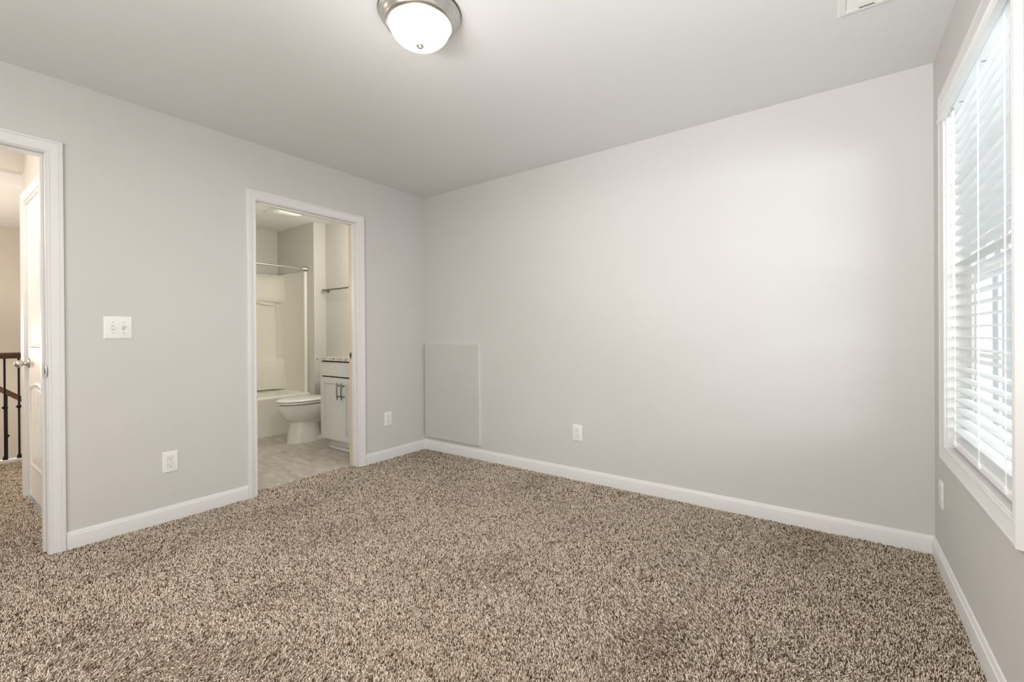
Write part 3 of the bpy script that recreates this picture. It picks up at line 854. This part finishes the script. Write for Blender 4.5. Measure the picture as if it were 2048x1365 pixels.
o = frame_moulding('trim_6', lambda a, z, p: (a, -2.50 - p, z), -1.332, -0.558, -0.005, 2.052, False, prof=[(u * 0.85, p) for u, p in CASING])
struct(o, 'white casing around the closet door in the hall', 'door casing')
# baseboard returning round the free end of the closet wall
rb = MB(); rb.loft([[(HX - d, y, z) for d, z in BASE_PROF] for y in (-2.5135, -2.40)], True)
struct(rb.build('baseboard_hall', M['trim'], smooth=True, angle=25), 'white baseboard returning around the free end of the hall wall', 'baseboard')

# ------------------------------------------------------------------ railings at the stairwell
curb = MB().box(-2.735, -2.655, -4.65, -2.30, -0.02, 0.022)
struct(curb.build('trim_7', M['trim'], bevel=0.003), 'white curb under the iron balusters', 'trim')
struct(MB().box(-2.72, -2.70, -4.65, -2.30, -0.4, -0.02).build('trim_8', M['trim']), 'white fascia board at the edge of the hall floor', 'trim')


def baluster_mesh(mb, x, y, z0, z1, knuckles, base=True):
    s = 0.0068
    mb.box(x - s, x + s, y - s, y + s, z0, z1)
    for kz in knuckles:
        for hw, dz in ((0.011, 0.014), (0.0155, 0.008), (0.019, 0.003)):
            mb.box(x - hw, x + hw, y - hw, y + hw, kz - dz, kz + dz)
    if base:
        mb.box(x - 0.015, x + 0.015, y - 0.015, y + 0.015, z0, z0 + 0.020)
        mb.box(x - 0.011, x + 0.011, y - 0.011, y + 0.011, z0 + 0.020, z0 + 0.034)


rl = thing('stair_railing', 'level dark wood handrail on black iron balusters beside the hall floor', 'railing', (-2.70, -3.2, 0.022))
hp = [(-0.030, 0.0), (0.030, 0.0), (0.032, 0.012), (0.026, 0.024), (0.030, 0.036), (0.024, 0.048), (0.0, 0.054), (-0.024, 0.048), (-0.030, 0.036), (-0.026, 0.024), (-0.032, 0.012)]
MB().loft([[(-2.70 + u, y, 0.918 + v) for u, v in hp] for y in (-4.64, -2.305)], True).build('handrail', M['rail_wood'], rl, smooth=True, angle=50)
y = -2.387; k = 0
while y > -4.6:
    b1 = MB(); baluster_mesh(b1, -2.70, y, 0.022, 0.918, [0.484] if k % 1 == 0 else [])
    b1.build('baluster', M['iron'], rl)
    y -= 0.085; k += 1
r2 = thing('stair_railing', 'sloping dark wood handrail descending behind the level railing', 'railing', (-3.60, -2.4, -0.3))
RS = -0.80


def rz(y): return 0.552 + RS * (y + 2.42)


MB().loft([[(-3.60 + u, y, rz(y) + v * 1.15) for u, v in hp] for y in (-4.2, -0.6)], True).build('handrail', M['rail_wood'], r2, smooth=True, angle=50)
y = -2.375
for k in range(-6, 14):
    yy = y + 0.12 * k
    b1 = MB(); top = rz(yy) + 0.004; kz = top - 0.42
    baluster_mesh(b1, -3.60, yy, top - 0.95, top, [kz], False)
    b1.build('baluster', M['iron'], r2)
st = MB()
st.add([(-3.64, -4.2, rz(-4.2) - 1.15), (-3.56, -4.2, rz(-4.2) - 1.15), (-3.56, -0.6, rz(-0.6) - 1.15), (-3.64, -0.6, rz(-0.6) - 1.15),
        (-3.64, -4.2, rz(-4.2) - 0.93), (-3.56, -4.2, rz(-4.2) - 0.93), (-3.56, -0.6, rz(-0.6) - 0.93), (-3.64, -0.6, rz(-0.6) - 0.93)],
       [(0, 1, 2, 3), (7, 6, 5, 4), (0, 4, 5, 1), (1, 5, 6, 2), (2, 6, 7, 3), (3, 7, 4, 0)])
st.build('stringer', M['trim'], r2)

# ------------------------------------------------------------------ carpet
rng = np.random.default_rng(11)


def carpet_floor():
    """backing slab and every visible tuft of the frieze pile, one mesh"""
    S = 0.0052
    regions = [(0.0, W, YF, 0.0), (-0.10, 0.0, D2[0] + 0.003, D2[1] - 0.002), (-WT, 0.0, D1[0] + 0.003, D1[1] + 0.000), (-2.66, -WT, -4.6, -2.50), (-2.66, HX, -2.50, -2.30)]
    P = []
    for (x0, x1, y0, y1) in regions:
        nx = max(1, int((x1 - x0) / S)); ny = max(1, int((y1 - y0) / S))
        X, Y = np.meshgrid((np.arange(nx) + 0.5) * (x1 - x0) / nx + x0, (np.arange(ny) + 0.5) * (y1 - y0) / ny + y0)
        P.append(np.stack([X.ravel(), Y.ravel()], 1))
    P = np.concatenate(P)
    P += rng.uniform(-0.42, 0.42, P.shape) * S
    # keep only what the camera (or one a little aside) can see
    rel = np.stack([P[:, 0] - CAM.x, P[:, 1] - CAM.y, np.full(len(P), -CAM.z)], 1)
    dep = rel @ np.array(_f2); ux = rel @ np.array(_r3); uy = rel @ np.array(_u3)
    with np.errstate(divide='ignore', invalid='ignore'):
        px = 1024 + FPX * ux / dep; py = 682.5 - FPX * uy / dep
    keep = (dep > 0.5) & (px > -260) & (px < 2300) & (py < 1560)
    keep &= ~((P[:, 0] < -WT) & (P[:, 1] < -3.4))
    keep &= (dep < 3.0) | (rng.uniform(0, 1, len(P)) < 0.70)
    far = np.where(dep[keep] < 3.0, 1.0, 1.2)
    P = P[keep]; n = len(P)
    xx, yy = P[:, 0], P[:, 1]

    def field(sc, seed):
        r_ = np.random.default_rng(seed); out = np.zeros(n)
        for _ in range(10):
            a = r_.uniform(0, 2 * np.pi); f = sc * r_.uniform(0.5, 1.7); ph = r_.uniform(0, 6.28)
            out += np.sin((xx * np.cos(a) + yy * np.sin(a)) * f + ph)
        return out / 2.24
    f1 = field(7, 1); f2 = field(7, 2); f3 = field(22, 3); f4 = field(55, 5)
    # pile direction: vacuum strokes and foot marks sweep it one way or the other
    ang = 0.9 * f1 + 0.15 * f3 + 2.2
    lean = np.clip(0.55 + 0.34 * f2 + 0.05 * f3, 0.08, 1.15)
    ang = ang + rng.normal(0, 1.1, n); lean = lean * rng.uniform(0.3, 1.6, n)
    hgt = rng.uniform(0.0062, 0.0145, n)
    rad = rng.uniform(0.0015, 0.0026, n) * far
    lx = np.cos(ang) * lean * hgt; ly = np.sin(ang) * lean * hgt
    K = 3
    th0 = rng.uniform(0, 2 * np.pi, n); tw = rng.uniform(0.5, 1.6, n)
    levels = [(0.0, 0.75, 0.0), (0.45, 1.0, 0.25), (0.82, 0.85, 0.68), (1.0, 0.12, 1.0)]
    vs = np.zeros((n, len(levels) * K, 3), np.float32)
    zb = -0.0125
    for li, (hz, rr, lf) in enumerate(levels):
        for k in range(K):
            t = th0 + tw * hz + 2 * np.pi * k / K
            vs[:, li * K + k, 0] = xx + lx * lf + np.cos(t) * rad * rr
            vs[:, li * K + k, 1] = yy + ly * lf + np.sin(t) * rad * rr
            vs[:, li * K + k, 2] = zb + hgt * hz * (1 - 0.12 * lean)
    # room edges: no tuft pokes through a baseboard
    quads = []
    for li in range(len(levels) - 1):
        for k in range(K):
            k2 = (k + 1) % K
            quads.append((li * K + k, li * K + k2, (li + 1) * K + k2, (li + 1) * K + k))
    q = np.array(quads, np.int32)
    V_ = len(levels) * K
    F = (q[None] + (np.arange(n, dtype=np.int32) * V_)[:, None, None]).reshape(-1, 4)
    # yarn colours: light oatmeal, taupe, brown
    pal = np.array([(0.84, 0.74, 0.62), (0.60, 0.51, 0.41), (0.28, 0.215, 0.155), (0.085, 0.056, 0.035)])
    u = rng.uniform(0, 1, n) + 0.02 * f4
    idx = np.digitize(u, [0.41, 0.67, 0.87])
    col = pal[idx] * rng.uniform(0.88, 1.10, (n, 1))
    me = bpy.data.meshes.new('floor')
    # backing slabs
    slabs = [(0.0, W, YF - 0.1, 0.0), (-0.10, 0.0, D2[0] - 0.004, D2[1] + 0.004), (-2.70, 0.0, D1[0] - 0.004, D1[1] + 0.004), (-2.70, -WT, -4.65, D1[0] - 0.004), (-2.70, -WT, D1[1] + 0.004, -2.50), (-2.70, HX, -2.50, -2.30)]
    bv = []; bf = []
    for (x0, x1, y0, y1) in slabs:
        b0 = len(bv)
        bv += [(x0, y0, -0.03), (x1, y0, -0.03), (x1, y1, -0.03), (x0, y1, -0.03), (x0, y0, -0.009), (x1, y0, -0.009), (x1, y1, -0.009), (x0, y1, -0.009)]
        bf += [tuple(b0 + i for i in qd) for qd in ((0, 3, 2, 1), (4, 5, 6, 7), (0, 1, 5, 4), (1, 2, 6, 5), (2, 3, 7, 6), (3, 0, 4, 7))]
    allv = np.concatenate([vs.reshape(-1, 3), np.array(bv, np.float32)])
    allf = np.concatenate([F, np.array(bf, np.int32) + n * V_])
    me.vertices.add(len(allv)); me.vertices.foreach_set('co', allv.ravel())
    me.loops.add(len(allf) * 4); me.loops.foreach_set('vertex_index', allf.ravel().astype(np.int32))
    me.polygons.add(len(allf)); me.polygons.foreach_set('loop_start', np.arange(0, len(allf) * 4, 4, dtype=np.int32))
    try:
        me.polygons.foreach_set('loop_total', np.full(len(allf), 4, np.int32))
    except Exception:
        pass
    sm = np.ones(len(allf), bool)
    me.polygons.foreach_set('use_smooth', sm)
    me.update(calc_edges=True)
    at = me.attributes.new('yarn', 'FLOAT_COLOR', 'POINT')
    c = np.ones((len(allv), 4), np.float32)
    c[:n * V_, :3] = np.repeat(col, V_, axis=0)
    c[n * V_:, :3] = (0.30, 0.24, 0.18)
    at.data.foreach_set('color', c.ravel())
    me.materials.append(M['carpet'])
    o = bpy.data.objects.new('floor', me); COL.objects.link(o)
    struct(o, 'speckled taupe and brown frieze carpet covering the room', 'carpet')
    print('tufts', n)
    return o


carpet_floor()
